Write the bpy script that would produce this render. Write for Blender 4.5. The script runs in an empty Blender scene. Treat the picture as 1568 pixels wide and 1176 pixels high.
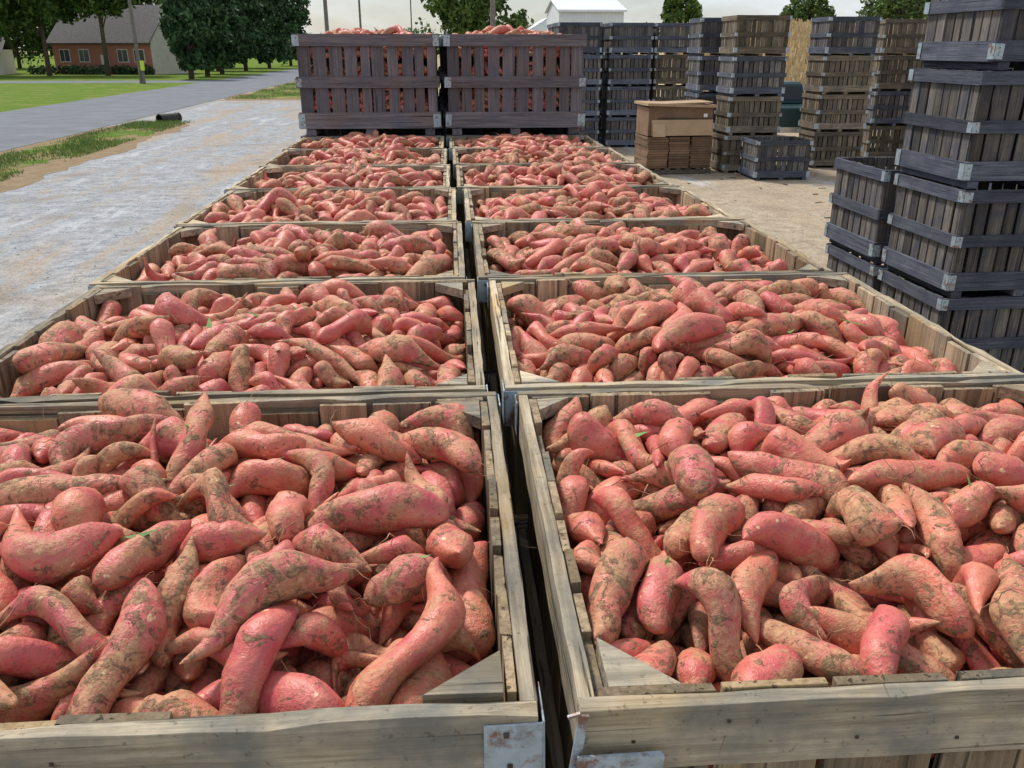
import bpy, math, random
import numpy as np
from mathutils import Vector, Matrix
random.seed(5); np.random.seed(5)
scene=bpy.context.scene
COL=scene.collection
R=math.radians

# ------------------------------------------------------------ node helpers
def newmat(name):
    m=bpy.data.materials.new(name); m.use_nodes=True
    nt=m.node_tree; nt.nodes.clear()
    out=nt.nodes.new('ShaderNodeOutputMaterial'); b=nt.nodes.new('ShaderNodeBsdfPrincipled')
    nt.links.new(b.outputs[0],out.inputs[0])
    return m,nt,b
def N(nt,t,**k):
    n=nt.nodes.new(t)
    for a,v in k.items(): setattr(n,a,v)
    return n
def L(nt,a,b): nt.links.new(a,b)
def noise(nt,vec,scale,detail=4,rough=.55,dist=0):
    n=N(nt,'ShaderNodeTexNoise'); n.inputs['Scale'].default_value=scale
    n.inputs['Detail'].default_value=detail; n.inputs['Roughness'].default_value=rough
    n.inputs['Distortion'].default_value=dist
    if vec is not None: L(nt,vec,n.inputs['Vector'])
    return n.outputs['Fac']
def ramp(nt,fac,stops):
    r=N(nt,'ShaderNodeValToRGB'); cr=r.color_ramp
    while len(cr.elements)<len(stops): cr.elements.new(.5)
    for e,(p,c) in zip(cr.elements,stops):
        e.position=p; e.color=(c,c,c,1) if not hasattr(c,'__len__') else (*c,1)
    L(nt,fac,r.inputs[0]); return r.outputs[0]
def mix(nt,fac,a,b,mode='MIX'):
    n=N(nt,'ShaderNodeMix',data_type='RGBA',blend_type=mode)
    for s,v in ((n.inputs[0],fac),(n.inputs[6],a),(n.inputs[7],b)):
        if hasattr(v,'is_linked'): L(nt,v,s)
        elif hasattr(v,'__len__'): s.default_value=(*v,1)
        else: s.default_value=v
    return n.outputs[2]
def mth(nt,op,a,b=0.0,c=None):
    n=N(nt,'ShaderNodeMath',operation=op)
    for i,v in enumerate((a,b) if c is None else (a,b,c)):
        if hasattr(v,'is_linked'): L(nt,v,n.inputs[i])
        else: n.inputs[i].default_value=v
    return n.outputs[0]
def bump(nt,b,h,s=.3,d=.01):
    n=N(nt,'ShaderNodeBump'); n.inputs['Strength'].default_value=s; n.inputs['Distance'].default_value=d
    L(nt,h,n.inputs['Height']); L(nt,n.outputs[0],b.inputs['Normal']); return n
def objco(nt): return N(nt,'ShaderNodeTexCoord').outputs['Object']

def wood(name,ca,cb,cd,axis,stain=None,var=.5,warm=None,sr=(.45,.68)):
    m,nt,b=newmat(name)
    co=objco(nt); isl=N(nt,'ShaderNodeNewGeometry').outputs['Random Per Island']
    orr=N(nt,'ShaderNodeObjectInfo').outputs['Random']
    off=mth(nt,'ADD',mth(nt,'MULTIPLY',isl,37.0),mth(nt,'MULTIPLY',orr,91.0))
    cx=N(nt,'ShaderNodeCombineXYZ')
    for i in range(3): L(nt,off,cx.inputs[i])
    va=N(nt,'ShaderNodeVectorMath',operation='ADD'); L(nt,co,va.inputs[0]); L(nt,cx.outputs[0],va.inputs[1])
    def st(cross,along):
        vm=N(nt,'ShaderNodeVectorMath',operation='MULTIPLY'); L(nt,va.outputs[0],vm.inputs[0])
        sc=[cross]*3; sc[axis]=along; vm.inputs[1].default_value=sc; return vm.outputs[0]
    g=noise(nt,st(70,2.5),1.0,6,.7,.4)
    g2=noise(nt,st(28,.9),1.0,5,.6,.8)
    crack=ramp(nt,noise(nt,st(90,1.3),1.0,2,.5,.2),[(.30,1.0),(.36,0.0)])
    big=noise(nt,va.outputs[0],4.5,5,.65)
    c=ramp(nt,mth(nt,'ADD',mth(nt,'MULTIPLY',g,.6),mth(nt,'MULTIPLY',g2,.4)),[(.34,cd),(.47,ca),(.62,cb)])
    c=mix(nt,ramp(nt,big,[(sr[0],0.0),(sr[1],.85)]),c,stain if stain else cd)
    if warm: c=mix(nt,ramp(nt,noise(nt,va.outputs[0],2.1,4,.6),[(.55,0.0),(.72,.7)]),c,warm)
    spk=ramp(nt,noise(nt,va.outputs[0],60,4,.75),[(.60,0.0),(.68,.6)])
    c=mix(nt,spk,c,tuple(x*.8 for x in cd))
    c=mix(nt,mth(nt,'MULTIPLY',crack,.8),c,tuple(x*.35 for x in cd))
    br=mth(nt,'MULTIPLY_ADD',isl,var,1-var*.55)
    br=mth(nt,'MULTIPLY',br,mth(nt,'MULTIPLY_ADD',orr,.35,.82))
    vs=N(nt,'ShaderNodeVectorMath',operation='SCALE'); L(nt,c,vs.inputs[0]); L(nt,br,vs.inputs['Scale'])
    L(nt,vs.outputs[0],b.inputs['Base Color']); b.inputs['Roughness'].default_value=.85
    b.inputs['Specular IOR Level'].default_value=.2
    bump(nt,b,mth(nt,'SUBTRACT',g,crack),.7,.005)
    return m
def simple(name,c1,c2,scale=8,rough=.8,bs=.2,bd=.01,metal=0,detail=5,island=0):
    m,nt,b=newmat(name); co=objco(nt)
    n=noise(nt,co,scale,detail,.6)
    c=ramp(nt,n,[(.35,c1),(.65,c2)])
    if island:
        isl=N(nt,'ShaderNodeNewGeometry').outputs['Random Per Island']
        vs=N(nt,'ShaderNodeVectorMath',operation='SCALE'); L(nt,c,vs.inputs[0])
        L(nt,mth(nt,'MULTIPLY_ADD',isl,island,1-island*.5),vs.inputs['Scale']); c=vs.outputs[0]
    L(nt,c,b.inputs['Base Color']); b.inputs['Roughness'].default_value=rough; b.inputs['Metallic'].default_value=metal
    bump(nt,b,n,bs,bd); return m

# ------------------------------------------------------------ mesh builder
class MB:
    def __init__(s): s.v=[];s.f=[];s.m=[]
    def add(s,vs,fs,mi=0):
        o=len(s.v); s.v+= [tuple(x) for x in vs]; s.f+=[tuple(i+o for i in f) for f in fs]; s.m+=[mi]*len(fs)
    def box(s,c,d,mi=0,rot=None,taper=0,jit=0):
        hx,hy,hz=d[0]/2,d[1]/2,d[2]/2; vs=[]
        for z in(-1,1):
            for x,y in((-1,-1),(1,-1),(1,1),(-1,1)):
                k=1-taper if z>0 else 1
                p=Vector((x*hx*k,y*hy*k,z*hz))
                if jit: p+=Vector([random.uniform(-jit,jit) for _ in range(3)])
                if rot is not None: p=rot@p
                vs.append((p.x+c[0],p.y+c[1],p.z+c[2]))
        s.add(vs,[(0,3,2,1),(4,5,6,7),(0,1,5,4),(1,2,6,5),(2,3,7,6),(3,0,4,7)],mi)
    def plank(s,c,d,axis,mi,rough=.0015,nseg=16):
        """board along X(0)/Y(1) with a slightly worn, wavering top edge"""
        ln=d[axis]; w=d[1-axis]; h=d[2]; vs=[];fs=[]
        for i in range(nseg+1):
            t=-ln/2+ln*i/nseg
            tt=t+(0 if i in(0,nseg) else random.uniform(-.3,.3)*ln/nseg)
            for (a,z) in((-w/2,-h/2),(w/2,-h/2),(w/2,h/2),(-w/2,h/2)):
                zz=z+(random.uniform(-rough*2,0) if z>0 else 0); aa=a+random.uniform(-rough,rough)*.6
                if random.random()<.15 and z>0: zz-=rough*random.uniform(1,4)
                p=(tt,aa,zz) if axis==0 else (-aa,tt,zz)
                vs.append((p[0]+c[0],p[1]+c[1],p[2]+c[2]))
            if i:
                o=4*(i-1)
                for k in range(4): k2=(k+1)%4; fs.append((o+k,o+4+k,o+4+k2,o+k2)[::-1])
        fs.append((0,3,2,1)); o=4*nseg; fs.append((o,o+1,o+2,o+3)); s.add(vs,fs,mi)
    def tube(s,pts,rad,n=8,mi=0,cap=True):
        pts=[Vector(p) for p in pts]; rings=[]
        for i,p in enumerate(pts):
            t=(pts[min(i+1,len(pts)-1)]-pts[max(i-1,0)]).normalized()
            a=t.orthogonal().normalized() if abs(t.z)<.9 else Vector((1,0,0)).cross(t).normalized()
            b=t.cross(a); r=rad[i] if hasattr(rad,'__len__') else rad
            rings.append([p+(a*math.cos(k*2*math.pi/n)+b*math.sin(k*2*math.pi/n))*r for k in range(n)])
        vs=[v for r in rings for v in r]; fs=[]
        for i in range(len(pts)-1):
            for k in range(n):
                k2=(k+1)%n; fs.append((i*n+k,i*n+k2,(i+1)*n+k2,(i+1)*n+k))
        if cap: fs.append(tuple(range(n))[::-1]); fs.append(tuple((len(pts)-1)*n+k for k in range(n)))
        s.add(vs,fs,mi)
    def mesh(s,name,mats,smooth=False):
        me=bpy.data.meshes.new(name); me.from_pydata(s.v,[],s.f)
        for m in mats: me.materials.append(m)
        me.polygons.foreach_set('material_index',s.m)
        if smooth: me.polygons.foreach_set('use_smooth',[True]*len(s.f))
        me.update(); return me
def obj(name,me,loc=(0,0,0),rz=0,parent=None,scale=None):
    o=bpy.data.objects.new(name,me); COL.objects.link(o); o.location=loc; o.rotation_euler=(0,0,rz)
    if scale: o.scale=scale
    if parent: o.parent=parent
    return o
def np_mesh(name,V,F,mats,mi=None,smooth=False):
    me=bpy.data.meshes.new(name); k=F.shape[1]
    me.vertices.add(len(V)); me.vertices.foreach_set('co',V.astype(np.float32).ravel())
    me.loops.add(F.size); me.loops.foreach_set('vertex_index',F.astype(np.int32).ravel())
    me.polygons.add(len(F)); me.polygons.foreach_set('loop_start',np.arange(0,F.size,k,dtype=np.int32))
    try: me.polygons.foreach_set('loop_total',np.full(len(F),k,dtype=np.int32))
    except Exception: pass
    for m in mats: me.materials.append(m)
    if mi is not None: me.polygons.foreach_set('material_index',mi.astype(np.int32))
    if smooth: me.polygons.foreach_set('use_smooth',np.ones(len(F),bool))
    me.update(calc_edges=True); me.validate(); return me

# ------------------------------------------------------------ sweet potatoes
def potato_mat():
    m,nt,b=newmat('sweet_potato_skin'); co=objco(nt)
    isl=N(nt,'ShaderNodeNewGeometry').outputs['Random Per Island']
    cx=N(nt,'ShaderNodeCombineXYZ'); o=mth(nt,'MULTIPLY',isl,23.0)
    L(nt,o,cx.inputs[0]); L(nt,o,cx.inputs[2])
    va=N(nt,'ShaderNodeVectorMath',operation='ADD'); L(nt,co,va.inputs[0]); L(nt,cx.outputs[0],va.inputs[1]); v=va.outputs[0]
    base=ramp(nt,isl,[(0,(.57,.145,.095)),(.2,(.62,.195,.12)),(.4,(.53,.105,.095)),(.6,(.64,.215,.13)),(.8,(.52,.10,.108)),(1,(.59,.165,.105))])
    n1=noise(nt,v,26,5,.65); n2=noise(nt,v,12,6,.72,.5); n3=noise(nt,v,85,4,.7); n4=noise(nt,v,32,6,.74,.6)
    c=mix(nt,ramp(nt,n1,[(.42,0.0),(.72,.55)]),base,(.72,.32,.215))
    c=mix(nt,ramp(nt,noise(nt,v,17,4,.6),[(.48,0.0),(.66,.75)]),c,(.50,.07,.088))
    r2=mth(nt,'FRACT',mth(nt,'MULTIPLY',isl,7.31))
    film=ramp(nt,mth(nt,'ADD',n2,mth(nt,'MULTIPLY_ADD',r2,.16,mth(nt,'MULTIPLY',n3,.24))),[(.665,0.0),(.755,.55),(.88,.88)])
    c=mix(nt,film,c,mix(nt,ramp(nt,n3,[(.35,0.0),(.65,1.0)]),(.27,.155,.07),(.53,.35,.185)))
    clot=ramp(nt,mth(nt,'ADD',n4,mth(nt,'MULTIPLY',r2,.09)),[(.615,0.0),(.65,.92)])
    c=mix(nt,clot,c,mix(nt,ramp(nt,n3,[(.35,0.0),(.65,1.0)]),(.10,.06,.03),(.40,.26,.14)))
    sp=ramp(nt,noise(nt,v,190,2,.5),[(.60,0.0),(.68,.5)])
    c=mix(nt,sp,c,(.24,.09,.05))
    pale=ramp(nt,noise(nt,v,48,2,.5),[(.71,0.0),(.74,.8)])
    c=mix(nt,pale,c,(.80,.54,.30))
    L(nt,c,b.inputs['Base Color']); 
    L(nt,mth(nt,'MULTIPLY_ADD',mth(nt,'MAXIMUM',film,clot),.42,.42),b.inputs['Roughness'])
    b.inputs['Specular IOR Level'].default_value=.42
    h=mth(nt,'ADD',mth(nt,'MULTIPLY',n1,1.1),mth(nt,'ADD',mth(nt,'MULTIPLY',n3,.3),mth(nt,'ADD',mth(nt,'MULTIPLY',film,.2),mth(nt,'MULTIPLY',clot,.5))))
    bump(nt,b,h,.75,.007)
    return m
M_pot=potato_mat()
M_root=simple('potato_rootlet',(.22,.09,.05),(.48,.27,.15),30,.8)
M_leaf=simple('vine_leaf',(.05,.12,.02),(.15,.28,.05),20,.6)

def prof(t,pl,pr):
    a=np.abs(t); p=np.where(t<0,pl,pr)
    return np.maximum(0,1-a**p)**.62

def simulate(seed,n=600,wx=.608,wy=.485):
    rg=np.random.RandomState(seed); K=5
    Ln=np.clip(.162*np.exp(rg.normal(0,.27,n)),.085,.30); Rr=np.clip(.0258*np.exp(rg.normal(0,.24,n)),.015,.0415)
    Rr=np.minimum(Rr,Ln*.25)
    pl=rg.uniform(1.5,4.0,n); pr=rg.uniform(1.3,3.0,n); sk=rg.normal(0,.14,n)
    b1=rg.normal(0,.17,n); b2=rg.normal(0,.20,n)
    ts=np.array([-.8,-.42,0,.42,.8])
    def spine(t):
        x=t*Ln[:,None]/2; y=Ln[:,None]*(b1[:,None]*(t*t)+b2[:,None]*t*(1-t*t)*1.3); z=Ln[:,None]*.4*b2[:,None]*(t*t)
        return x,y,z
    T=np.tile(ts,(n,1)); x,y,z=spine(T)
    q=np.stack([x,y,z],-1); r=Rr[:,None]*prof(T,pl[:,None],pr[:,None])*(1+sk[:,None]*T); r=np.maximum(r,.35*Rr[:,None])
    qc=q.mean(1,keepdims=True); q0=q-qc
    u=rg.rand(n)
    cz=u*1.1; sp=np.where(u>.65,.82,1.0)
    c=np.stack([rg.uniform(-1,1,n)*(wx-.08)*sp,rg.uniform(-1,1,n)*(wy-.08)*sp,cz],-1)
    yaw=rg.uniform(0,2*np.pi,n); pit=rg.normal(0,.30,n); rol=rg.uniform(0,2*np.pi,n)
    def Rz(a): return np.array([[math.cos(a),-math.sin(a),0],[math.sin(a),math.cos(a),0],[0,0,1]])
    def Ry(a): return np.array([[math.cos(a),0,math.sin(a)],[0,1,0],[-math.sin(a),0,math.cos(a)]])
    def Rx(a): return np.array([[1,0,0],[0,math.cos(a),-math.sin(a)],[0,math.sin(a),math.cos(a)]])
    RM=np.stack([Rz(yaw[i])@Ry(pit[i])@Rx(rol[i]) for i in range(n)])
    P=np.einsum('nij,nkj->nki',RM,q0)+c[:,None,:]; P0=P.copy()
    body=np.repeat(np.arange(n),K); rf=r.ravel(); M=n*K
    def floor(x,y): return .085*(1-(x/wx)**2)*(1-(y/wy)**2)
    steps=210
    for s in range(steps):
        v=(P-P0); v=np.clip(v,-.02,.02); v[...,:2]*=.7; v[...,2]*=.93
        if s>steps-50: v*=.5
        P0=P.copy(); P=P+v; P[...,2]-=.0016
        if s%8==0:
            X=P.reshape(-1,3).astype(np.float32)
            g=(X*X).sum(1); d2=g[:,None]+g[None,:]-2*X@X.T
            lim=(rf[:,None]+rf[None,:]+.04).astype(np.float32)**2
            I,J=np.nonzero(d2<lim); k=(I<J)&(body[I]!=body[J]); I=I[k];J=J[k]; RS=(rf[I]+rf[J])*.97
        for it in range(3):
            X=P.reshape(-1,3); D=X[I]-X[J]; d=np.sqrt((D*D).sum(1))+1e-9; pen=RS-d
            k=pen>0; Ik=I[k];Jk=J[k]; C=D[k]/d[k,None]*(pen[k,None]*.42)
            dx=np.zeros_like(X)
            for a in range(3):
                dx[:,a]=np.bincount(Ik,C[:,a],M)-np.bincount(Jk,C[:,a],M)
            P=(X+dx).reshape(n,K,3)
            fz=floor(P[...,0],P[...,1])+r; on=P[...,2]<fz
            P[...,2]=np.where(on,fz,P[...,2])
            for a in(0,1): P[...,a]=np.where(on,.3*P[...,a]+.7*P0[...,a],P[...,a])
            P[...,0]=np.clip(P[...,0],-wx+r,wx-r); P[...,1]=np.clip(P[...,1],-wy+r,wy-r)
            cm=P.mean(1,keepdims=True)
            A=np.einsum('nki,nkj->nij',P-cm,q0)+RM*1e-6
            U,S,Vt=np.linalg.svd(A); dt=np.sign(np.linalg.det(U@Vt))
            U[:,:,2]*=dt[:,None]; RM=U@Vt
            P=np.einsum('nij,nkj->nki',RM,q0)+cm
    cm=P.mean(1)
    e=(np.abs(P[...,1])>wy-.13)|(np.abs(P[...,0])>wx-.13)
    zt=np.percentile((P[...,2]+r)[e],94)
    cm[:,2]-=zt
    top=(P[...,2]+r).max(1)-zt
    stand=(np.abs(RM[:,2,0])>.55)&(top>-.04)
    keep=np.nonzero(~stand)[0]
    Ln,Rr,pl,pr,sk,b1,b2,RM,cm,qc=[a[keep] for a in (Ln,Rr,pl,pr,sk,b1,b2,RM,cm,qc)]; n=len(keep)
    def spine(t):
        x=t*Ln[:,None]/2; y=Ln[:,None]*(b1[:,None]*(t*t)+b2[:,None]*t*(1-t*t)*1.3); z=Ln[:,None]*.4*b2[:,None]*(t*t)
        return x,y,z
    m_,g_=25,14
    tt=np.sin(np.linspace(-1,1,m_)*np.pi/2*.985); th=np.arange(g_)*2*np.pi/g_
    T=np.tile(tt,(n,1)); x,y,z=spine(T)
    tl=rg.uniform(.02,.45,n)*(rg.rand(n)<.5); tr=rg.uniform(.05,.55,n)*(rg.rand(n)<.75)
    tail=np.where(T<0,tl[:,None],tr[:,None]); x=x*(1+tail*np.abs(T)**12)
    y=y+tail*np.abs(T)**14*rg.normal(0,.15,(n,1))*Ln[:,None]
    rr=Rr[:,None]*prof(T,pl[:,None],pr[:,None])*(1+sk[:,None]*T)
    ph=rg.uniform(0,6.28,(n,8,1,1)); TH=th[None,None,:]; TT=T[:,:,None]
    am=rg.uniform(.02,.10,(n,1,1))
    w=1+am*(np.sin(2*TH+3*TT+ph[:,0])+.7*np.sin(3*TH-4*TT+ph[:,1])+np.sin(TH+6*TT+ph[:,2])+.9*np.sin(5*TT+ph[:,6]))+.025*np.sin(13*TT+ph[:,3])*np.sin(TH+ph[:,4])+.022*np.sin(5*TH+9*TT+ph[:,5])
    cpos=rg.uniform(-.7,.7,(n,1,1)); w*=1-rg.uniform(0,.25,(n,1,1))*np.exp(-((TT-cpos)/.13)**2)*(.6+.4*np.sin(TH+ph[:,7]))
    rad=rr[:,:,None]*np.maximum(w,.4)
    fl=rg.uniform(.88,1.12,(n,1,1))
    V=np.stack([np.broadcast_to(x[:,:,None],rad.shape),y[:,:,None]+rad*np.cos(TH)*fl,z[:,:,None]+rad*np.sin(TH)/fl],-1).reshape(n,-1,3)-qc
    V=np.einsum('nij,nkj->nki',RM,V)+cm[:,None,:]
    inside=V[...,2]<.0
    V[...,0]=np.where(inside,np.clip(V[...,0],-wx,wx),V[...,0]); V[...,1]=np.where(inside,np.clip(V[...,1],-wy,wy),V[...,1])
    i=np.arange(m_-1)[:,None]; j=np.arange(g_)[None,:]; j2=(j+1)%g_
    F=np.stack([i*g_+j,(i+1)*g_+j,(i+1)*g_+j2,i*g_+j2],-1).reshape(-1,4)
    Fall=(F[None]+np.arange(n)[:,None,None]*(m_*g_)).reshape(-1,4)
    Vall=V.reshape(-1,3)
    mi=np.zeros(len(Fall),int)
    rv=[];rfc=[];o=len(Vall)
    tops=np.argsort(-cm[:,2])[:int(n*.45)]
    for b in tops:
        for _ in range(rg.choice([0,1,2,3,4])):
            e=rg.rand()
            k=rg.randint(0,3) if e<.4 else (m_-1-rg.randint(0,3) if e<.8 else rg.randint(4,m_-4))
            p=V[b][k*g_+rg.randint(g_)].copy(); dr=p-cm[b]; dr/=np.linalg.norm(dr)+1e-6; dr+=rg.normal(0,.4,3)
            ln=rg.uniform(.005,.018); rad0=rg.uniform(.0006,.0016)
            for sgm in range(7):
                rdd=rad0*(1-sgm/8)
                s1=np.cross(dr,[.3,.2,1.]); s1/=np.linalg.norm(s1)+1e-6; s2=np.cross(dr,s1); s2/=np.linalg.norm(s2)+1e-6
                for a in range(3): rv.append(p+(s1*math.cos(a*2.094)+s2*math.sin(a*2.094))*rdd)
                dr=dr/np.linalg.norm(dr)+rg.normal(0,.38,3)+np.array([0,0,-.12]); p=p+dr/np.linalg.norm(dr)*ln
            for sgm in range(6):
                for a in range(3):
                    a2=(a+1)%3; rfc.append((o+sgm*3+a,o+sgm*3+a2,o+sgm*3+3+a2,o+sgm*3+3+a))
            o+=21
    Vall=np.vstack([Vall,np.array(rv)]); Fall=np.vstack([Fall,np.array(rfc)]); mi=np.concatenate([mi,np.ones(len(rfc),int)])
    lv=[];lf=[];o=len(Vall)
    for _ in range(13):
        b=tops[rg.randint(len(tops)//2)]; p=cm[b]+np.array([0,0,Rr[b]*1.0]); a=rg.uniform(0,6.28)
        l=rg.uniform(.012,.05); wd=rg.uniform(.002,.009); d=np.array([math.cos(a),math.sin(a),.15]); s_=np.array([-math.sin(a),math.cos(a),.2])
        lv+=[p-d*l,p+s_*wd,p+d*l+[0,0,.01],p-s_*wd]; lf.append((o,o+1,o+2,o+3)); o+=4
    Vall=np.vstack([Vall,np.array(lv)]); Fall=np.vstack([Fall,np.array(lf)]); mi=np.concatenate([mi,np.full(len(lf),2)])
    return np_mesh('sweet_potatoes_%d'%seed,Vall,Fall,[M_pot,M_root,M_leaf],mi,True)

piles=[simulate(s) for s in (31,32,33,34)]

# ------------------------------------------------------------ crates
CW,CD,CH=1.30,1.05,.88
bin_m=[wood('bin_wood_%d'%a,(.34,.275,.185) if a!=2 else (.29,.215,.135),(.58,.50,.37) if a!=2 else (.48,.375,.25),(.11,.088,.06),a,(.155,.16,.145),.7,(.42,.28,.12),(.41,.62) if a==0 else (.46,.68)) for a in range(3)]
drk_m=[wood('crate_wood_%d'%a,(.095,.107,.14) if a<2 else (.135,.122,.112),(.165,.178,.22) if a<2 else (.25,.22,.185),(.035,.037,.047),a,(.07,.08,.118),.9) for a in range(3)]
brn_m=[wood('crate_wood_brown_%d'%a,(.16,.13,.095),(.28,.23,.165),(.045,.04,.033),a,(.09,.085,.085),.9) for a in range(3)]
pur_m=[wood('crate_wood_grey_%d'%a,(.13,.115,.125),(.205,.182,.19),(.055,.047,.053),a,(.105,.107,.135),.6,(.165,.115,.09)) for a in range(3)]
def metal_mat():
    m,nt,b=newmat('galvanised_plate'); co=objco(nt)
    orr=N(nt,'ShaderNodeObjectInfo').outputs['Random']
    va=N(nt,'ShaderNodeVectorMath',operation='ADD'); L(nt,co,va.inputs[0]); L(nt,orr,va.inputs[1])
    n=noise(nt,va.outputs[0],13,7,.75)
    f=ramp(nt,n,[(.52,0.0),(.61,.9)])
    c=mix(nt,f,mix(nt,noise(nt,co,60,3),(.28,.36,.42),(.48,.57,.63)),mix(nt,noise(nt,co,90,3),(.10,.04,.025),(.28,.11,.05)))
    c=mix(nt,ramp(nt,noise(nt,va.outputs[0],35,5,.7),[(.5,0.0),(.7,.6)]),c,(.16,.16,.15))
    L(nt,c,b.inputs['Base Color']); b.inputs['Metallic'].default_value=.3; b.inputs['Roughness'].default_value=.5
    bump(nt,b,n,.3,.004); return m
M_met=metal_mat()
M_nail=simple('nail_head',(.05,.04,.035),(.12,.09,.07),80,.6,metal=.6)
def crate_mesh(name,seed,mats,binlike=False):
    random.seed(seed); b=MB(); rt,st=.022,.016
    rails=((CH-.105,.105),(.42,.10),(.06,.15))
    for z0,h in rails:
        zz=z0+h/2
        for s in(-1,1):
            b.plank((random.uniform(-.003,.003),s*(CD/2-rt/2),zz),(CW,rt,h*random.uniform(.96,1.0)),0,0,.0022 if binlike else .001)
            b.plank((s*(CW/2-rt/2),0,zz-.002),(rt,CD-2*rt-.002,h*random.uniform(.95,.99)),1,1,.0022 if binlike else .001)
    def slats(axis,length,n,off):
        for s in(-1,1):
            pos=-length/2
            ws=[random.uniform(.8,1.2) for _ in range(n)]; gaps=[random.uniform(.014,.036) if not binlike else random.uniform(.003,.016) for _ in range(n-1)]
            k=(length-sum(gaps))/sum(ws)
            for i in range(n):
                w=ws[i]*k; c=pos+w/2; pos+=w+(gaps[i] if i<n-1 else 0)
                top=CH-random.choice([.002,.004,.008,.014,.03] if binlike else [.003,.006,.01]); z0=.065; t=st*random.uniform(.85,1.0)
                o=s*(off-rt-.002-t/2)
                if axis==0: b.box((c,o,(top+z0)/2),(w,t,top-z0),2,Matrix.Rotation(random.uniform(-.012,.012),3,'Y'),jit=.0014)
                else: b.box((o,c,(top+z0)/2),(t,w,top-z0),2,Matrix.Rotation(random.uniform(-.012,.012),3,'X'),jit=.0014)
    slats(0,CW-.055,10 if not binlike else 9,CD/2); slats(1,CD-.095,8 if not binlike else 8,CW/2)
    for i in range(7):
        b.box((0,-CD/2+.12+i*.135,.075),(CW-.09,.115,.016),0)
    for x in(-.55,0,.55): b.box((x,0,.0285),(.09,CD-.02,.055),1)
    if binlike:
        for sx in(-1,1):
            for sy in(-1,1):
                x=sx*(CW/2-rt-.02); y=sy*(CD/2-rt-.02); a=.085+random.uniform(-.015,.02); zt=CH-.006; t=.03
                pts=[(x,y),(x-sx*a,y),(x,y-sy*a*random.uniform(.8,1.1))]
                vs=[(p[0],p[1],zt-t) for p in pts]+[(p[0],p[1],zt+random.uniform(-.002,.001)) for p in pts]
                b.add(vs,[(0,2,1),(3,4,5),(0,1,4,3),(1,2,5,4),(2,0,3,5)] if sx*sy>0 else [(0,1,2),(3,5,4),(0,3,4,1),(1,4,5,2),(2,5,3,0)],0)
    for sx in(-1,1):
        for sy in(-1,1):
            for z0,h in rails:
                if random.random()<.15: continue
                hh=h*random.uniform(.72,.9); zc=z0+h/2-.004; wv=random.uniform(.05,.075)
                b.box((sx*(CW/2-wv/2+.003),sy*(CD/2+.003),zc),(wv,.003,hh),3,Matrix.Rotation(random.uniform(-.05,.05),3,'Y'),jit=.001)
                b.box((sx*(CW/2+.005),sy*(CD/2-wv/2+.001),zc),(.003,wv,hh),3,jit=.001)
                for dz in(-.025,.025):
                    b.box((sx*(CW/2-wv*random.uniform(.4,.6)),sy*(CD/2+.006),zc+dz),(.007,.004,.007),4)
    for z0,h in rails:
        for i in range(10):
            x=-CW/2+.09+i*(CW-.18)/9
            for s in(-1,1):
                if random.random()<.6: b.box((x+random.uniform(-.03,.03),s*(CD/2+.001),z0+h*random.uniform(.25,.75)),(.005,.002,.005),4)
    return b.mesh(name,list(mats)+[M_met,M_nail])
bins=[crate_mesh('bin_crate_%d'%i,i+1,bin_m,True) for i in range(4)]
purs=[crate_mesh('grey_crate_%d'%i,i+20,pur_m) for i in range(2)]
drks=[crate_mesh('dark_crate_%d'%i,i+30,drk_m) for i in range(3)]
brns=[crate_mesh('brown_crate_%d'%i,i+40,brn_m) for i in range(2)]
random.seed(77)

DECK=1.17; XL,XR=-.525,.825; PY=1.07; Y0=.81; TW=-.026
for row in range(12):
    for ci,cx in enumerate((XL,XR)):
        y=Y0+CD/2+row*PY+(.018 if ci==0 else -.018); k=row*2+ci
        dx=random.uniform(-.006,.006) if row else 0; rz=TW+(random.uniform(-.004,.004) if row else 0)
        low=obj('potato_crate',bins[(k*3+row)%4] if row<7 else purs[k%2],(cx+dx,y,DECK),rz+(math.pi if k%3==2 else 0))
        if row<7:
            if row<3:
                bv=low.modifiers.new('bevel','BEVEL'); bv.width=.0015; bv.segments=1
            zz=DECK+CH; pl=piles[k%4]
            sx,sy=(1,1) if row<2 else random.choice([(-1,1),(1,-1),(-1,-1),(1,1)])
            obj('sweet_potato_pile',pl,(cx+dx,y,zz+(.0 if row<1 else random.uniform(-.035,-.005))),rz,scale=(sx,sy,1))
        else:
            obj('potato_crate',purs[(k+1)%2],(cx+dx,y,DECK+CH+.002),rz)
            sc=[(-1,1),(1,-1),(-1,-1),(1,1)]
            lv=(0,-.22,-.44,-.60) if row==7 else (0,)
            for q,zo in enumerate(lv):
                s=sc[(k+q)%4]
                obj('sweet_potato_pile',piles[(k+q)%4],(cx+dx,y,DECK+2*CH+zo-.02),rz,scale=(s[0],s[1],1))
hk=MB()
hk.box((0,0,0),(.012,.004,.10),0,Matrix.Rotation(.12,3,'Y')); hk.box((-.006,.0,.050),(.016,.004,.004),0,Matrix.Rotation(-.3,3,'Y'))
hk.box((.05,-.008,-.045),(.11,.004,.07),0,Matrix.Rotation(.06,3,'Y'),jit=.003)
obj('bent_corner_bracket',hk.mesh('bracket',[M_met]),(XR-CW/2-.018,Y0-.012,DECK+CH-.05))

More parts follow.
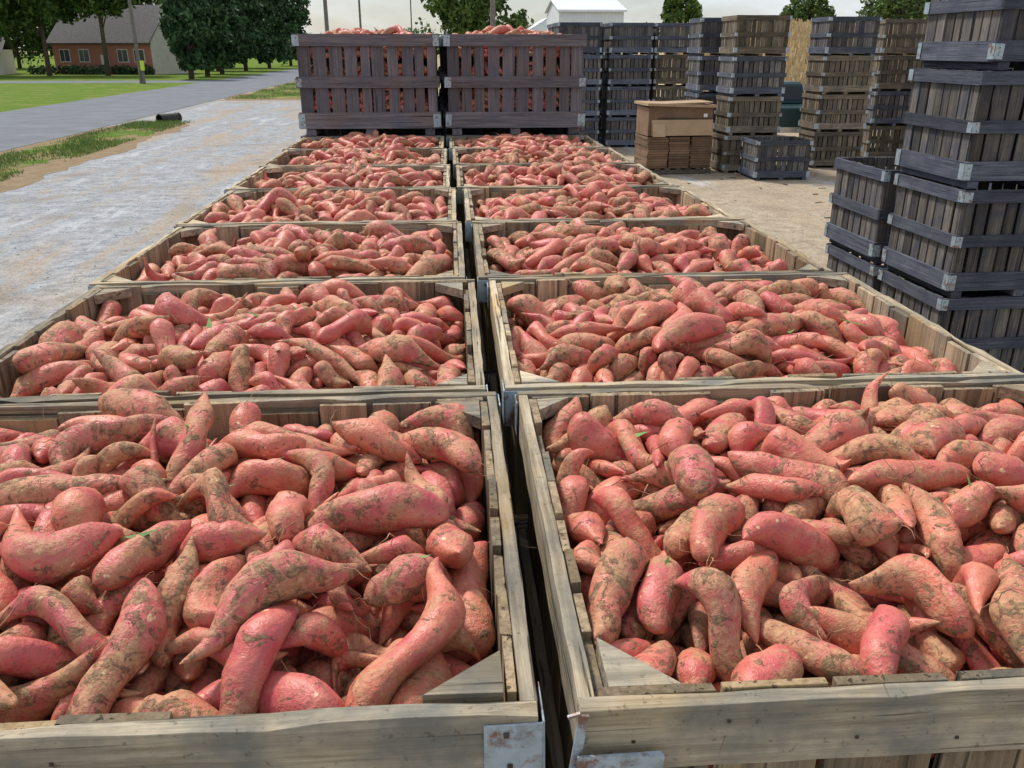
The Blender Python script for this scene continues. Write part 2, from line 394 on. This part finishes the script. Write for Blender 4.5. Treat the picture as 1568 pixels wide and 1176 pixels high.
# trailer
tr=bpy.data.objects.new('flatbed_trailer',None); COL.objects.link(tr)
M_steel=simple('painted_steel',(.03,.03,.035),(.07,.06,.055),6,.6)
M_rub=simple('tyre_rubber',(.015,.015,.015),(.03,.03,.03),10,.85)
tb=MB(); ye=Y0+12*PY+.1
n=int((ye-Y0+.1)/.2)
for i in range(n): tb.box((.15,Y0-.08+i*.2+.1,DECK-.03),(2.72,.19,.05),0)
obj('deck',tb.mesh('deck',[drk_m[0]]),parent=tr)
tb=MB()
for x in(-1.17,1.46): tb.box((x,(Y0+ye)/2,DECK-.15),(.08,ye-Y0+.1,.18),0)
for x in(-.4,.6): tb.box((x,(Y0+ye)/2,DECK-.24),(.12,ye-Y0,.3),0)
for yy in(3,6,9.8,12): tb.box((.145,yy,DECK-.2),(2.5,.1,.1),0)
obj('frame',tb.mesh('frame',[M_steel]),parent=tr)
tb=MB()
for yy in(10.2,11.5):
    for x in(-1.05,-.75,.95,1.25):
        tb.tube([(x-.12,yy,.46),(x-.10,yy,.46),(x+.10,yy,.46),(x+.12,yy,.46)],[.38,.46,.46,.38],28)
        tb.tube([(x-.13,yy,.46),(x+.13,yy,.46)],.2,16)
obj('wheels',tb.mesh('wheels',[M_rub]),parent=tr)

def stack(x,y,n,rz=0,kinds=None,jit=.02):
    for i in range(n):
        me=random.choice(kinds or drks)
        obj('wooden_crate',me,(x+CW/2+random.uniform(-jit,jit),y+CD/2+random.uniform(-jit,jit),i*(CH+.004)+.004),rz+random.uniform(-.015,.015)+(math.pi if random.random()<.5 else 0))
mixk=drks+brns
stack(4.20,6.43,4,kinds=drks); stack(5.53,6.40,4); stack(4.2,7.58,2,jit=.05); stack(5.6,7.6,2)
stack(6.9,6.4,4); stack(5.65,8.75,1,jit=.05)
stack(7.38,19.2,1,kinds=drks); stack(7.08,20.5,4,kinds=brns+drks[:1]); stack(6.80,22.2,4)
stack(9.60,21.2,4,kinds=mixk); stack(11.85,22.8,4,kinds=mixk); stack(13.4,22.9,4); stack(13.15,21.2,4)
for i,x in enumerate((3.85,5.40,6.82)): stack(x,26.4+.15*i,4,kinds=mixk if i else drks)
stack(3.85,28,4); stack(5.38,28,4); stack(14.8,22,4)

# cardboard stack
M_cb=simple('cardboard',(.14,.08,.045),(.20,.12,.07),3,.85,.1,.005,island=.5)
M_cbl=simple('cardboard_light',(.36,.24,.14),(.44,.31,.19),3,.85,.1,.005,island=.2)
M_blk=simple('matte_black',(.02,.02,.02),(.04,.035,.03),9,.7)
cb=bpy.data.objects.new('cardboard_box_stack',None); COL.objects.link(cb); cb.location=(5.92,21.0,0); cb.rotation_euler=(0,0,.05)
b=MB()
for i in range(7): b.box((-.76+i*.253,0,.125),(.11,1.15,.02),0)
for y in(-.5,0,.5): b.box((0,y,.06),(1.66,.1,.09),0)
obj('pallet',b.mesh('pallet',[brn_m[1]]),parent=cb)
b=MB(); z=.14
for gi in range(3):
    for i in range(13):
        b.box((-.53+gi*.535+random.uniform(-.012,.012),random.uniform(-.02,.02),z+i*.056+.028),(.505,1.1,.050),0,Matrix.Rotation(random.uniform(-.02,.02),3,'Z'))
obj('flattened_boxes',b.mesh('flat',[M_cb]),parent=cb)
b=MB(); z1=.88
b.box((0,-.50,z1+.34),(1.56,.012,.66),0,Matrix.Rotation(.01,3,'Y')); b.box((0,.52,z1+.32),(1.55,.012,.62),0)
b.box((-.78,0,z1+.33),(.012,1.0,.64),0); b.box((.78,0,z1+.33),(.012,1.0,.64),0); b.box((0,0,z1+.01),(1.5,.98,.01),0)
b.box((.03,-.57,z1+.20),(1.50,.012,.36),1,Matrix.Rotation(-.14,3,'X')); b.box((-.55,-.62,z1+.15),(.30,.01,.30),1,Matrix.Rotation(-.25,3,'X'))
b.box((.1,-.535,z1+.40),(1.3,.02,.02),2,Matrix.Rotation(.02,3,'Y'))  # thin dark horizontal line across the front of the upper box
b.box((0,.0,z1+.70),(1.68,1.18,.06),1,Matrix.Rotation(.03,3,'Y')); b.box((.1,-.1,z1+.745),(1.3,.9,.025),1,Matrix.Rotation(-.03,3,'Y'))
b.box((.6,-.515,z1+.47),(.09,.012,.08),3)
obj('upper_box',b.mesh('upper',[M_cb,M_cbl,M_blk,simple('label',(.7,.7,.7),(.75,.75,.75))]),parent=cb)

# dark teal pickup truck parked behind the stacks (rear towards the camera)
pk=bpy.data.objects.new('parked_pickup_truck',None); COL.objects.link(pk); pk.location=(11.1,25.4,0); pk.rotation_euler=(0,0,.03)
def carmat(n,c,r,m=0):
    ma,nt_,bb=newmat(n); nn=noise(nt_,objco(nt_),4,3); L(nt_,ramp(nt_,nn,[(.3,tuple(x*.85 for x in c)),(.7,c)]),bb.inputs['Base Color']); bb.inputs['Roughness'].default_value=r; bb.inputs['Metallic'].default_value=m; return ma
M_car=carmat('dark_teal_car_paint',(.010,.045,.048),.25,.2); M_cg=carmat('car_glass',(.015,.02,.025),.08); M_red=carmat('tail_light_red',(.35,.015,.01),.25); M_chr=carmat('chrome',(.5,.5,.52),.2,.9)
def extr(b,prof_,hw,mi,tops=None):
    n=len(prof_); vs=[(-(hw if not tops else hw-tops*max(0,z-1.2)),y,z) for y,z in prof_]+[((hw if not tops else hw-tops*max(0,z-1.2)),y,z) for y,z in prof_]
    b.add(vs,[tuple(range(n)),tuple(range(2*n-1,n-1,-1))]+[((i+1)%n,i,i+n,(i+1)%n+n) for i in range(n)],mi)
b=MB()
extr(b,[(0,.55),(0,1.15),(.06,1.22),(5.1,1.2),(5.35,1.0),(5.4,.55),(4.9,.5),(4.75,.85),(4.25,.85),(4.1,.45),(1.55,.45),(1.4,.85),(.75,.85),(.6,.5)],.95,0)
extr(b,[(1.75,1.215),(1.95,1.78),(2.1,1.86),(3.3,1.84),(3.5,1.78),(4.1,1.215)],.88,0,.22)
bd=obj('body',b.mesh('body',[M_car]),parent=pk); bv=bd.modifiers.new('bevel','BEVEL'); bv.width=.04; bv.segments=3; bv.limit_method='ANGLE'
b=MB()
b.box((0,1.84,1.52),(1.4,.02,.42),0,Matrix.Rotation(-.34,3,'X')); b.box((0,3.83,1.5),(1.45,.02,.5),0,Matrix.Rotation(.8,3,'X'))
for s in(-1,1): b.box((s*.845,2.75,1.52),(.02,1.3,.38),0,Matrix.Rotation(s*-.2,3,'Y'))
obj('windows',b.mesh('win',[M_cg]),parent=pk)
b=MB(); b.box((0,-.06,.58),(1.8,.12,.16),1)
for s in(-1,1): b.box((s*.86,-.012,.98),(.13,.04,.3),0); b.box((s*1.05,3.5,1.25),(.16,.08,.16),2); b.box((s*.75,5.41,.85),(.3,.03,.16),1)
b.box((0,-.012,.8),(.3,.02,.15),1)
obj('bumper_and_lights',b.mesh('bl',[M_red,M_chr,M_car]),parent=pk)
b=MB()
for y in(1.08,4.5):
    for s in(-1,1): b.tube([(s*.72,y,.38),(s*.74,y,.38),(s*.92,y,.38),(s*.94,y,.38)],[.33,.38,.38,.33],24); b.tube([(s*.73,y,.38),(s*.95,y,.38)],.2,16,1)
obj('wheels',b.mesh('wh',[M_rub,M_chr]),parent=pk)

# ------------------------------------------------------------ ground
def gravel_mat():
    m,nt,b=newmat('gravel_ground'); co=objco(nt)
    sx=N(nt,'ShaderNodeSeparateXYZ'); L(nt,co,sx.inputs[0])
    mpt=N(nt,'ShaderNodeMapping'); mpt.inputs['Scale'].default_value=(1.0,.16,1); L(nt,co,mpt.inputs[0])
    tracks=noise(nt,mpt.outputs[0],.9,6,.7,.3)
    big=noise(nt,co,.35,5,.6); med=noise(nt,co,3.2,8,.78); fine=noise(nt,co,38,5,.85); peb=noise(nt,co,14,4,.8)
    t=mth(nt,'ADD',mth(nt,'MULTIPLY',sx.outputs[0],.06),mth(nt,'MULTIPLY_ADD',big,1.6,-.33))
    side=ramp(nt,t,[(.15,0.0),(.75,1.0)])
    gray=mix(nt,ramp(nt,med,[(.38,0.0),(.60,1.0)]),(.24,.255,.28),(.44,.46,.485))
    tn=mix(nt,ramp(nt,med,[(.38,0.0),(.60,1.0)]),(.30,.24,.175),(.50,.42,.32))
    c=mix(nt,side,gray,tn)
    c=mix(nt,ramp(nt,tracks,[(.49,0.0),(.62,.7)]),c,(.42,.33,.235))
    c=mix(nt,ramp(nt,tracks,[(.34,.7),(.43,0.0)]),c,(.58,.60,.62))
    c=mix(nt,ramp(nt,noise(nt,co,.8,6,.7),[(.54,0.0),(.64,.45)]),c,(.23,.185,.14))
    c=mix(nt,ramp(nt,peb,[(.56,0.0),(.66,.5)]),c,(.60,.60,.58))
    c=mix(nt,.7,c,ramp(nt,fine,[(.36,.3),(.5,.85),(.64,1.15)]),'MULTIPLY')
    c=mix(nt,.45,c,ramp(nt,peb,[(.34,.35),(.48,1.0)]),'MULTIPLY')
    d=N(nt,'ShaderNodeVectorMath',operation='LENGTH'); L(nt,co,d.inputs[0])
    c=mix(nt,ramp(nt,mth(nt,'MULTIPLY',d.outputs['Value'],.01),[(.5,0.0),(.75,1.0)]),c,(.34,.30,.17))
    L(nt,c,b.inputs['Base Color']); b.inputs['Roughness'].default_value=1.0; b.inputs['Specular IOR Level'].default_value=0.0
    bump(nt,b,mth(nt,'ADD',fine,peb),.3,.012); return m
b=MB(); S=2500; b.add([(-S,-S,0),(S,-S,0),(S,S,0),(-S,S,0)],[(0,1,2,3)]); obj('ground',b.mesh('ground',[gravel_mat()]))
def band(name,x0,x1,ya,yb,z,mat,jit=.2,step=.6,jl=1,jr=1,taper=False):
    n=int((yb-ya)/step)+1; vs=[];fs=[]; wl=wr=0
    for i in range(n+1):
        y=ya+(yb-ya)*i/n; wl=.7*wl+random.uniform(-jit,jit); wr=.7*wr+random.uniform(-jit,jit)
        k=1
        if taper: k=min(1,(yb-y)/4+.05)
        mid=(x0+x1)/2; a=mid+(x0-mid)*k+wl*jl; c=mid+(x1-mid)*k+wr*jr
        vs+=[(a,y,z),(c,y,z)]
        if i: q=2*i; fs.append((q-2,q-1,q+1,q))
    b=MB(); b.add(vs,fs); return obj(name,b.mesh(name,[mat]))
def grass_mat(name,a,bc,dry,dl):
    m,nt,b=newmat(name); co=objco(nt); n=noise(nt,co,3,6,.7); f=noise(nt,co,30,3,.7)
    c=ramp(nt,n,[(.3,a),(.7,bc)]); c=mix(nt,ramp(nt,noise(nt,co,.5,6,.7),[(dl,0.0),(dl+.12,1.0)]),c,dry)
    c=mix(nt,.6,c,ramp(nt,f,[(.3,.4),(.65,1.0)]),'MULTIPLY')
    L(nt,c,b.inputs['Base Color']); b.inputs['Roughness'].default_value=1; b.inputs['Specular IOR Level'].default_value=0
    bump(nt,b,f,.6,.05); return m
M_lawn=grass_mat('lawn',(.11,.19,.035),(.17,.26,.06),(.22,.25,.08),.48)
M_verge=grass_mat('verge_grass',(.09,.16,.03),(.16,.25,.06),(.34,.26,.15),.47)
M_dirt=grass_mat('dry_verge',(.26,.19,.12),(.38,.30,.20),(.19,.21,.08),.62)
def asphalt():
    m,nt,b=newmat('asphalt'); co=objco(nt); n=noise(nt,co,.7,5,.6); f=noise(nt,co,60,3,.7)
    c=ramp(nt,n,[(.3,(.17,.18,.20)),(.7,(.225,.24,.26))]); c=mix(nt,.35,c,ramp(nt,f,[(.3,.6),(.6,1.0)]),'MULTIPLY')
    L(nt,c,b.inputs['Base Color']); b.inputs['Roughness'].default_value=1; b.inputs['Specular IOR Level'].default_value=0; bump(nt,b,f,.15,.005); return m
M_asp=asphalt()
band('lawn',-420,-20.2,-60,600,.004,M_lawn,.25,1.2,jl=0)
band('road',-20.4,-12.5,-60,700,.012,M_asp,.04,1.0)
band('driveway',-75,-20.3,84,90,.010,M_asp,.0,5)
band('dry_verge',-12.65,-9.2,-20,39.5,.004,M_dirt,.22,.5,taper=True)
band('grass_verge',-11.9,-10.0,-20,38.5,.008,M_verge,.25,.4,taper=True)
band('dry_verge',-12.65,-7,54,170,.004,M_dirt,.4,.8)
band('grass_verge',-11.8,-7.5,56,170,.008,M_verge,.3,.8)
def blades(name,x0,x1,y0,y1,n,h,mat):
    rg=np.random.RandomState(3); x=rg.uniform(x0,x1,n); y=rg.uniform(y0,y1,n)
    k=np.sin(x*1.7+y*.9)+np.sin(y*.6-x)+rg.normal(0,.7,n)>0; x=x[k];y=y[k]; n=len(x)
    a=rg.uniform(0,6.28,n); hh=rg.uniform(.4,1,n)*h; w=.012
    V=np.zeros((n,4,3)); dx=np.cos(a)*w; dy=np.sin(a)*w; lx=rg.normal(0,.35,n)*hh; ly=rg.normal(0,.35,n)*hh
    V[:,0]=np.stack([x-dx,y-dy,0*x],-1); V[:,1]=np.stack([x+dx,y+dy,0*x],-1)
    V[:,2]=np.stack([x+lx+dx*.2,y+ly+dy*.2,hh],-1); V[:,3]=np.stack([x+lx-dx*.2,y+ly-dy*.2,hh],-1)
    obj(name,np_mesh(name,V.reshape(-1,3),np.arange(n*4).reshape(-1,4),[mat]))
M_bl=simple('grass_blade',(.10,.18,.03),(.22,.29,.08),2,.8,island=.7)
blades('grass_tufts',-12.1,-9.7,10,38,26000,.12,M_bl)
blades('grass_tufts',-12.2,-7.4,55,90,12000,.16,M_bl)
b=MB(); b.tube([(-.5,0,.18),(.5,0,.18)],.2,16,0,False); b.tube([(-.5,0,.18),(.5,0,.18)],.17,16,0,False); b.tube([(.44,0,.18),(.5,0,.18)],.235,16,0,False)
obj('culvert_pipe',b.mesh('culvert',[M_blk]),(-10.8,38.3,-.06),1.0)
rg=np.random.RandomState(8); b=MB()
for i in range(900):
    x=rg.uniform(-9,-1.8); y=rg.uniform(4,38); s=rg.uniform(.006,.018)
    b.box((x,y,s*.3),(s*2,s*1.5,s),0,Matrix.Rotation(rg.uniform(0,3),3,'Z'),taper=.4)
for i in range(900):
    x=rg.uniform(1.8,12); y=rg.uniform(7,24); s=rg.uniform(.006,.02)
    b.box((x,y,s*.3),(s*2,s*1.5,s),0,Matrix.Rotation(rg.uniform(0,3),3,'Z'),taper=.4)
obj('loose_stones',b.mesh('stones',[simple('stone',(.36,.36,.36),(.52,.50,.47),3,.9,island=.4)]))
b=MB()
for i in range(26):
    x=rg.uniform(5,12); y=rg.uniform(13,20.5); l=rg.uniform(.04,.22)
    b.box((x,y,.012),(l,rg.uniform(.01,.04),.012),0,Matrix.Rotation(rg.uniform(0,3),3,'Z'))
obj('wood_scraps',b.mesh('scraps',[brn_m[0]]))

# ------------------------------------------------------------ trees
M_bark=simple('bark',(.07,.055,.04),(.14,.11,.08),12,.9,.5,.03)
def leafmat(name,a,bc):
    m,nt,b=newmat(name); isl=N(nt,'ShaderNodeNewGeometry').outputs['Random Per Island']
    c=ramp(nt,isl,[(0,a),(1,bc)]); co=objco(nt)
    c=mix(nt,.8,c,ramp(nt,noise(nt,co,.5,3),[(.35,.4),(.65,1.3)]),'MULTIPLY')
    L(nt,c,b.inputs['Base Color']); b.inputs['Roughness'].default_value=.7; b.inputs['Specular IOR Level'].default_value=.2; return m
LF=[leafmat('foliage_green',(.045,.095,.02),(.15,.22,.055)),leafmat('foliage_dark',(.03,.075,.035),(.085,.155,.06)),leafmat('foliage_pale',(.06,.11,.035),(.14,.2,.07))]
def leaves(rg,centers,rads,per,size):
    n=len(centers)*per; c=np.repeat(centers,per,0); r=np.repeat(rads,per)[:,None]
    d=rg.normal(0,1,(n,3)); d/=np.linalg.norm(d,axis=1,keepdims=True); p=c+d*r*rg.uniform(.35,1.05,(n,1))*np.array([1,1,.8])
    a=rg.normal(0,1,(n,3)); a/=np.linalg.norm(a,axis=1,keepdims=True); bb=np.cross(a,rg.normal(0,1,(n,3))); bb/=np.linalg.norm(bb,axis=1,keepdims=True)
    s=size*rg.uniform(.5,1.2,(n,1)); a*=s; bb*=s*.6
    V=np.stack([p-a,p-bb,p+a,p+bb],1).reshape(-1,3); return V,np.arange(n*4).reshape(-1,4)
def tree(name,x,y,h,rad,zb,mat,seed,conical=False,size=.32,n=70,per=70,tr=.3):
    rg=np.random.RandomState(seed); root=bpy.data.objects.new(name,None); COL.objects.link(root); root.location=(x,y,0)
    cs=[];rs=[]
    while len(cs)<n:
        p=rg.uniform(-1,1,3)
        if conical:
            t=(p[2]+1)/2; lim=math.sin(math.pi*min(1,t*.8+.2))**.55*(.85+.15*math.sin(t*9+seed))
            if math.hypot(p[0],p[1])>lim or rg.rand()>.5+.5*(1-t): continue
        else:
            if np.linalg.norm(p)>1 or np.linalg.norm(p)<.3: continue
        cs.append((p[0]*rad*.9,p[1]*rad*.9,zb+(h-zb)*(p[2]*.93+1)/2)); rs.append(rg.uniform(.16,.32)*rad)
    V,F=leaves(rg,np.array(cs),np.array(rs),per,size); V[:,2]=np.maximum(V[:,2],.15)
    obj('foliage',np_mesh('foliage',V,F,[mat]),parent=root)
    b=MB(); top=zb+(h-zb)*.7
    b.tube([(0,0,-.1),(.1,0,top*.4),(0,.1,top)],[tr,tr*.7,tr*.2],9)
    for i in range(10):
        c=cs[i*3%n]; z0=max(zb*.6,min(c[2]*.6,top*.8)); b.tube([(0.05,0,z0),(c[0]*.5,c[1]*.5,(z0+c[2])/2+.2),c],[tr*.4,tr*.22,tr*.06],6)
    obj('trunk',b.mesh('trunk',[M_bark],True),parent=root)
tree('oak_tree',-51,106,14,7,3.2,LF[0],1,n=130,per=80); tree('oak_tree',-43,108,14,6.5,5.0,LF[0],2,n=130,per=80); tree('oak_tree',-36.5,108,15,5.2,6.2,LF[0],3,n=110,per=80)
tree('oak_tree',-60,122,15,7,2.5,LF[0],4,n=100); tree('oak_tree',-51,145,17,8,2,LF[0],41,n=110,size=.4); tree('oak_tree',-33,152,17,6,1.5,LF[1],42,n=110,size=.4); tree('oak_tree',-64,150,17,9,1,LF[0],43,n=110,size=.4); tree('oak_tree',-43,150,18,7,3,LF[0],44,n=110,size=.4)
for i,(x,y,h,r) in enumerate([(-23.7,94,12,2.4),(-24.2,103,13,2.9),(-25.0,114,14,3.2),(-25.2,130,15,3.6),(-25.0,148,16,4.2),(-24.8,170,17,4.5),(-29,130,13,3.0)]):
    tree('cedar_tree',x,y,h,r,.8,LF[1],10+i,True,size=.34,n=140,per=80)
tree('shade_tree',4.5,95,12,4.4,3.5,LF[0],31,n=100,tr=.35,per=80); tree('shade_tree',15.5,150,9,3.5,2,LF[0],33,n=40)
tree('round_tree',27,96,8.4,2.2,4.2,LF[0],35,n=60); tree('shade_tree',60,112,11.0,5,5,LF[2],36,n=60); tree('shade_tree',70,125,12,6,5,LF[0],37,n=60); tree('shade_tree',53,124,9.8,3.5,5,LF[2],38,n=60)
rg=np.random.RandomState(60)
cs=np.array([(-47+i*1.0,112.5+rg.uniform(-.5,.5)-.16*(i-8),.5) for i in range(15)]); V,F=leaves(rg,cs,np.full(15,.8),130,.2); V[:,2]=np.maximum(V[:,2],0.02); obj('hedge',np_mesh('hedge',V,F,[LF[1]]))
cs=[];rs=[]
for i in range(420):
    a=rg.uniform(-1.0,1.1); d=rg.uniform(330,380); cs.append((math.sin(a)*d,math.cos(a)*d,rg.uniform(1,9)+2*math.sin(a*14))); rs.append(rg.uniform(3,6))
V,F=leaves(rg,np.array(cs),np.array(rs),60,1.1); obj('distant_trees',np_mesh('distant_trees',V,F,[LF[2]]))

HZ=3.7
def hz(y): return max(0,min(1,(y-46)/28))*HZ
M_dry=grass_mat('dry_field',(.42,.34,.20),(.57,.48,.31),(.40,.31,.18),.6)
b=MB(); nx,ny=30,12
vs=[((17.5 if x==0 else 19+x*(150/nx)),44+y*8,(hz(44+y*8) if x else 0)+.01) for y in range(ny) for x in range(nx)]
b.add(vs,[(j*nx+i,j*nx+i+1,(j+1)*nx+i+1,(j+1)*nx+i) for j in range(ny-1) for i in range(nx-1)]); obj('dirt_bank',b.mesh('hill',[M_dry],True))
rg=np.random.RandomState(70); n=36000; x=rg.uniform(18.5,75,n); y=46+rg.rand(n)**1.2*42; x=x*(y/60)**.5
zb=np.clip((y-46)/28,0,1)*HZ*np.clip((x-17.5)/6.5,0,1); hh=rg.uniform(.5,1.6,n); w=rg.uniform(.02,.07,n); lx=rg.normal(0,.18,n)
V=np.zeros((n,4,3)); V[:,0]=np.stack([x-w,y,zb],-1);V[:,1]=np.stack([x+w,y+w,zb],-1);V[:,2]=np.stack([x+lx+w,y,zb+hh],-1);V[:,3]=np.stack([x+lx-w,y-w,zb+hh],-1)
obj('dry_corn_field',np_mesh('corn',V.reshape(-1,3),np.arange(4*n).reshape(-1,4),[simple('dry_stalk',(.42,.32,.18),(.66,.54,.34),1.5,.9,island=.6)]))

# ------------------------------------------------------------ buildings
def brick():
    m,nt,b=newmat('brick'); co=objco(nt); t=N(nt,'ShaderNodeTexBrick'); t.inputs['Scale'].default_value=4
    mp=N(nt,'ShaderNodeMapping'); mp.inputs['Rotation'].default_value=(R(90),0,0); L(nt,co,mp.inputs[0]); L(nt,mp.outputs[0],t.inputs[0])
    t.inputs['Color1'].default_value=(.52,.17,.11,1); t.inputs['Color2'].default_value=(.44,.13,.09,1); t.inputs['Mortar'].default_value=(.45,.36,.30,1)
    L(nt,t.outputs[0],b.inputs['Base Color']); b.inputs['Roughness'].default_value=.9; return m
M_cream=simple('cream_siding',(.66,.62,.54),(.74,.70,.62),2,.7); M_roof=simple('shingles',(.08,.08,.085),(.14,.135,.13),5,.9,island=.2)
M_glass=simple('window_glass',(.03,.04,.05),(.05,.06,.08),2,.1); M_white=simple('white_paint',(.74,.75,.76),(.80,.80,.80),2,.6)
hs=bpy.data.objects.new('brick_house',None); COL.objects.link(hs); hs.location=(-37.6,118,0); hs.rotation_euler=(0,0,-.36)
b=MB(); b.box((0,0,1.9),(14,8,3.8),0); obj('walls',b.mesh('walls',[brick()]),parent=hs)
b=MB(); b.box((7.06,0,1.9),(.1,8.06,3.82),0); b.add([(7.1,-4.05,3.8),(7.1,4.05,3.8),(7.1,0,7.5)],[(0,1,2)]); b.add([(-7.1,-4.05,3.8),(-7.1,4.05,3.8),(-7.1,0,7.5)],[(0,2,1)])
obj('gable',b.mesh('gable',[M_cream]),parent=hs)
b=MB()
for s in(-1,1):
    vs=[(-7.4,s*4.6,3.4),(7.3,s*4.6,3.4),(7.3,0,7.7),(-7.4,0,7.7),(-7.4,s*4.6,3.55),(7.3,s*4.6,3.55),(7.3,0,7.85),(-7.4,0,7.85)]
    b.add(vs,[(0,1,2,3),(4,7,6,5),(0,4,5,1),(1,5,6,2),(0,3,7,4)])
obj('roof',b.mesh('roof',[M_roof]),parent=hs)
b=MB()
for x in(-5.3,-2.5,3.0,5.3):
    b.box((x,-4.03,2.1),(1.5,.08,1.5),1); b.box((x,-4.06,2.1),(1.3,.08,1.3),0); b.box((x,-4.08,2.1),(.06,.08,1.3),1)
b.box((0.4,-4.04,1.1),(1.1,.1,2.2),1); b.box((7.1,1,2.1),(.1,1.2,1.3),0)
obj('windows_and_door',b.mesh('wd',[M_glass,M_white]),parent=hs)
gs=bpy.data.objects.new('small_garage',None); COL.objects.link(gs); gs.location=(-53.5,114,0); gs.rotation_euler=(0,0,.15)
b=MB(); b.box((0,0,1.4),(7,5,2.8),0); b.box((1.2,-2.53,1.1),(2.6,.06,2.1),1)
for s in(-1,1): b.add([(-3.8,s*2.9,2.6),(3.8,s*2.9,2.6),(3.8,0,4.2),(-3.8,0,4.2)],[(0,1,2,3)],2)
obj('body',b.mesh('g',[M_cream,M_white,M_roof]),parent=gs)
M_shed=simple('white_metal',(.62,.68,.74),(.72,.77,.82),1,.5)
ws=bpy.data.objects.new('white_metal_barn',None); COL.objects.link(ws); ws.location=(14.2,78,0)
b=MB(); b.box((0,4,2.9),(5.6,8,5.8),0)
for i in range(19): b.box((-2.7+i*.3,-.02,2.9),(.05,.05,5.7),0)
b.box((0,-.05,1.6),(2.6,.06,3.1),1)
obj('walls',b.mesh('w',[M_shed,simple('barn_door',(.5,.56,.62),(.56,.62,.68))]),parent=ws)
b=MB(); b.add([(-3,-.3,5.95),(3,-.3,5.95),(3,4,6.9),(-3,4,6.9),(3,8.3,5.95),(-3,8.3,5.95)],[(0,1,2,3),(3,2,4,5)]); b.add([(-3,-.3,5.78),(3,-.3,5.78),(3,-.3,5.95),(-3,-.3,5.95)],[(0,1,2,3)])
b.add([(-2.8,0,5.8),(-2.8,8,5.8),(-2.8,4,6.85)],[(0,1,2)]); b.add([(2.8,0,5.8),(2.8,8,5.8),(2.8,4,6.85)],[(0,1,2)])
obj('roof',b.mesh('r',[M_shed]),parent=ws)
b=MB(); b.box((0,0,2.3),(3.5,4,4.6),0); b.add([(-2,-2.2,4.5),(2,-2.2,4.5),(0,-2.2,5.6)],[(0,1,2)])
for s in(-1,1): b.add([(s*2.1,-2.3,4.45),(0,-2.3,5.7),(0,2.3,5.7),(s*2.1,2.3,4.45)],[(0,1,2,3)])
obj('white_shed',b.mesh('shed2',[M_shed]),(12.0,92,0))
M_pole=simple('pole_wood',(.12,.11,.10),(.22,.20,.18),4,.9)
def pole(x,y,h,r,arm=True,mark=False,lean=0):
    rt=bpy.data.objects.new('utility_pole',None); COL.objects.link(rt); rt.location=(x,y,0); rt.rotation_euler=(0,lean,0)
    b=MB(); b.tube([(0,0,-.2),(0,0,h*.5),(0,0,h)],[r,r*.85,r*.7],12)
    if arm: b.box((0,.16,h-.7),(2.4,.1,.12)); [b.tube([(q,.16,h-.64),(q,.16,h-.42)],.05,8) for q in(-1.1,-.4,.4,1.1)]
    obj('post',b.mesh('post',[M_pole],False),parent=rt)
    if mark:
        b=MB(); b.tube([(0.35,-.3,0),(.35,-.3,1.1)],.1,10); b.tube([(0.35,-.3,1.1),(.35,-.3,1.9)],.17,10,1); obj('guy_marker',b.mesh('mk',[M_pole,simple('yellow_green_plastic',(.6,.7,.05),(.65,.75,.08),3,.5)]),parent=rt)
pole(-25.0,82,13,.17,mark=True); pole(-9.2,88,12,.22); pole(-8.6,125,12,.17); pole(-1.7,118,11,.1); pole(5.3,72,12,.24)

# ------------------------------------------------------------ world / light / camera
w=bpy.data.worlds.new('World'); scene.world=w; w.use_nodes=True; nt=w.node_tree; nt.nodes.clear()
out=N(nt,'ShaderNodeOutputWorld'); bg=N(nt,'ShaderNodeBackground'); sky=N(nt,'ShaderNodeTexSky',sky_type='NISHITA'); sky.sun_disc=False
EL,AZ=52,-35
sky.sun_elevation=R(EL); sky.sun_rotation=R(AZ); sky.air_density=1; sky.dust_density=1
tc=N(nt,'ShaderNodeTexCoord'); mp=N(nt,'ShaderNodeMapping'); mp.inputs['Scale'].default_value=(1,1,3.5); L(nt,tc.outputs['Generated'],mp.inputs[0])
cf=ramp(nt,noise(nt,mp.outputs[0],2.2,6,.6,.3),[(.40,.25),(.60,.95)])
c=mix(nt,cf,sky.outputs[0],(11.4,12.0,12.8)); L(nt,c,bg.inputs[0]); bg.inputs[1].default_value=.084; L(nt,bg.outputs[0],out.inputs[0])
sl=bpy.data.lights.new('sun','SUN'); sl.energy=4.1; sl.angle=R(8); sl.color=(1,.94,.86)
so=bpy.data.objects.new('sun',sl); COL.objects.link(so)
s=Vector((math.sin(R(AZ))*math.cos(R(EL)),math.cos(R(AZ))*math.cos(R(EL)),math.sin(R(EL))))
so.rotation_euler=s.to_track_quat('Z','Y').to_euler(); so.location=(0,0,30)
cd=bpy.data.cameras.new('camera'); cam=bpy.data.objects.new('camera',cd); COL.objects.link(cam)
cam.location=(0,0,2.8); cam.rotation_euler=(R(68.5),0,R(-5.4)); cd.sensor_width=36; cd.lens=29.85; cd.clip_end=6000; cd.clip_start=.02
scene.camera=cam
scene.view_settings.view_transform='Standard'; scene.view_settings.look='None'; scene.view_settings.exposure=0
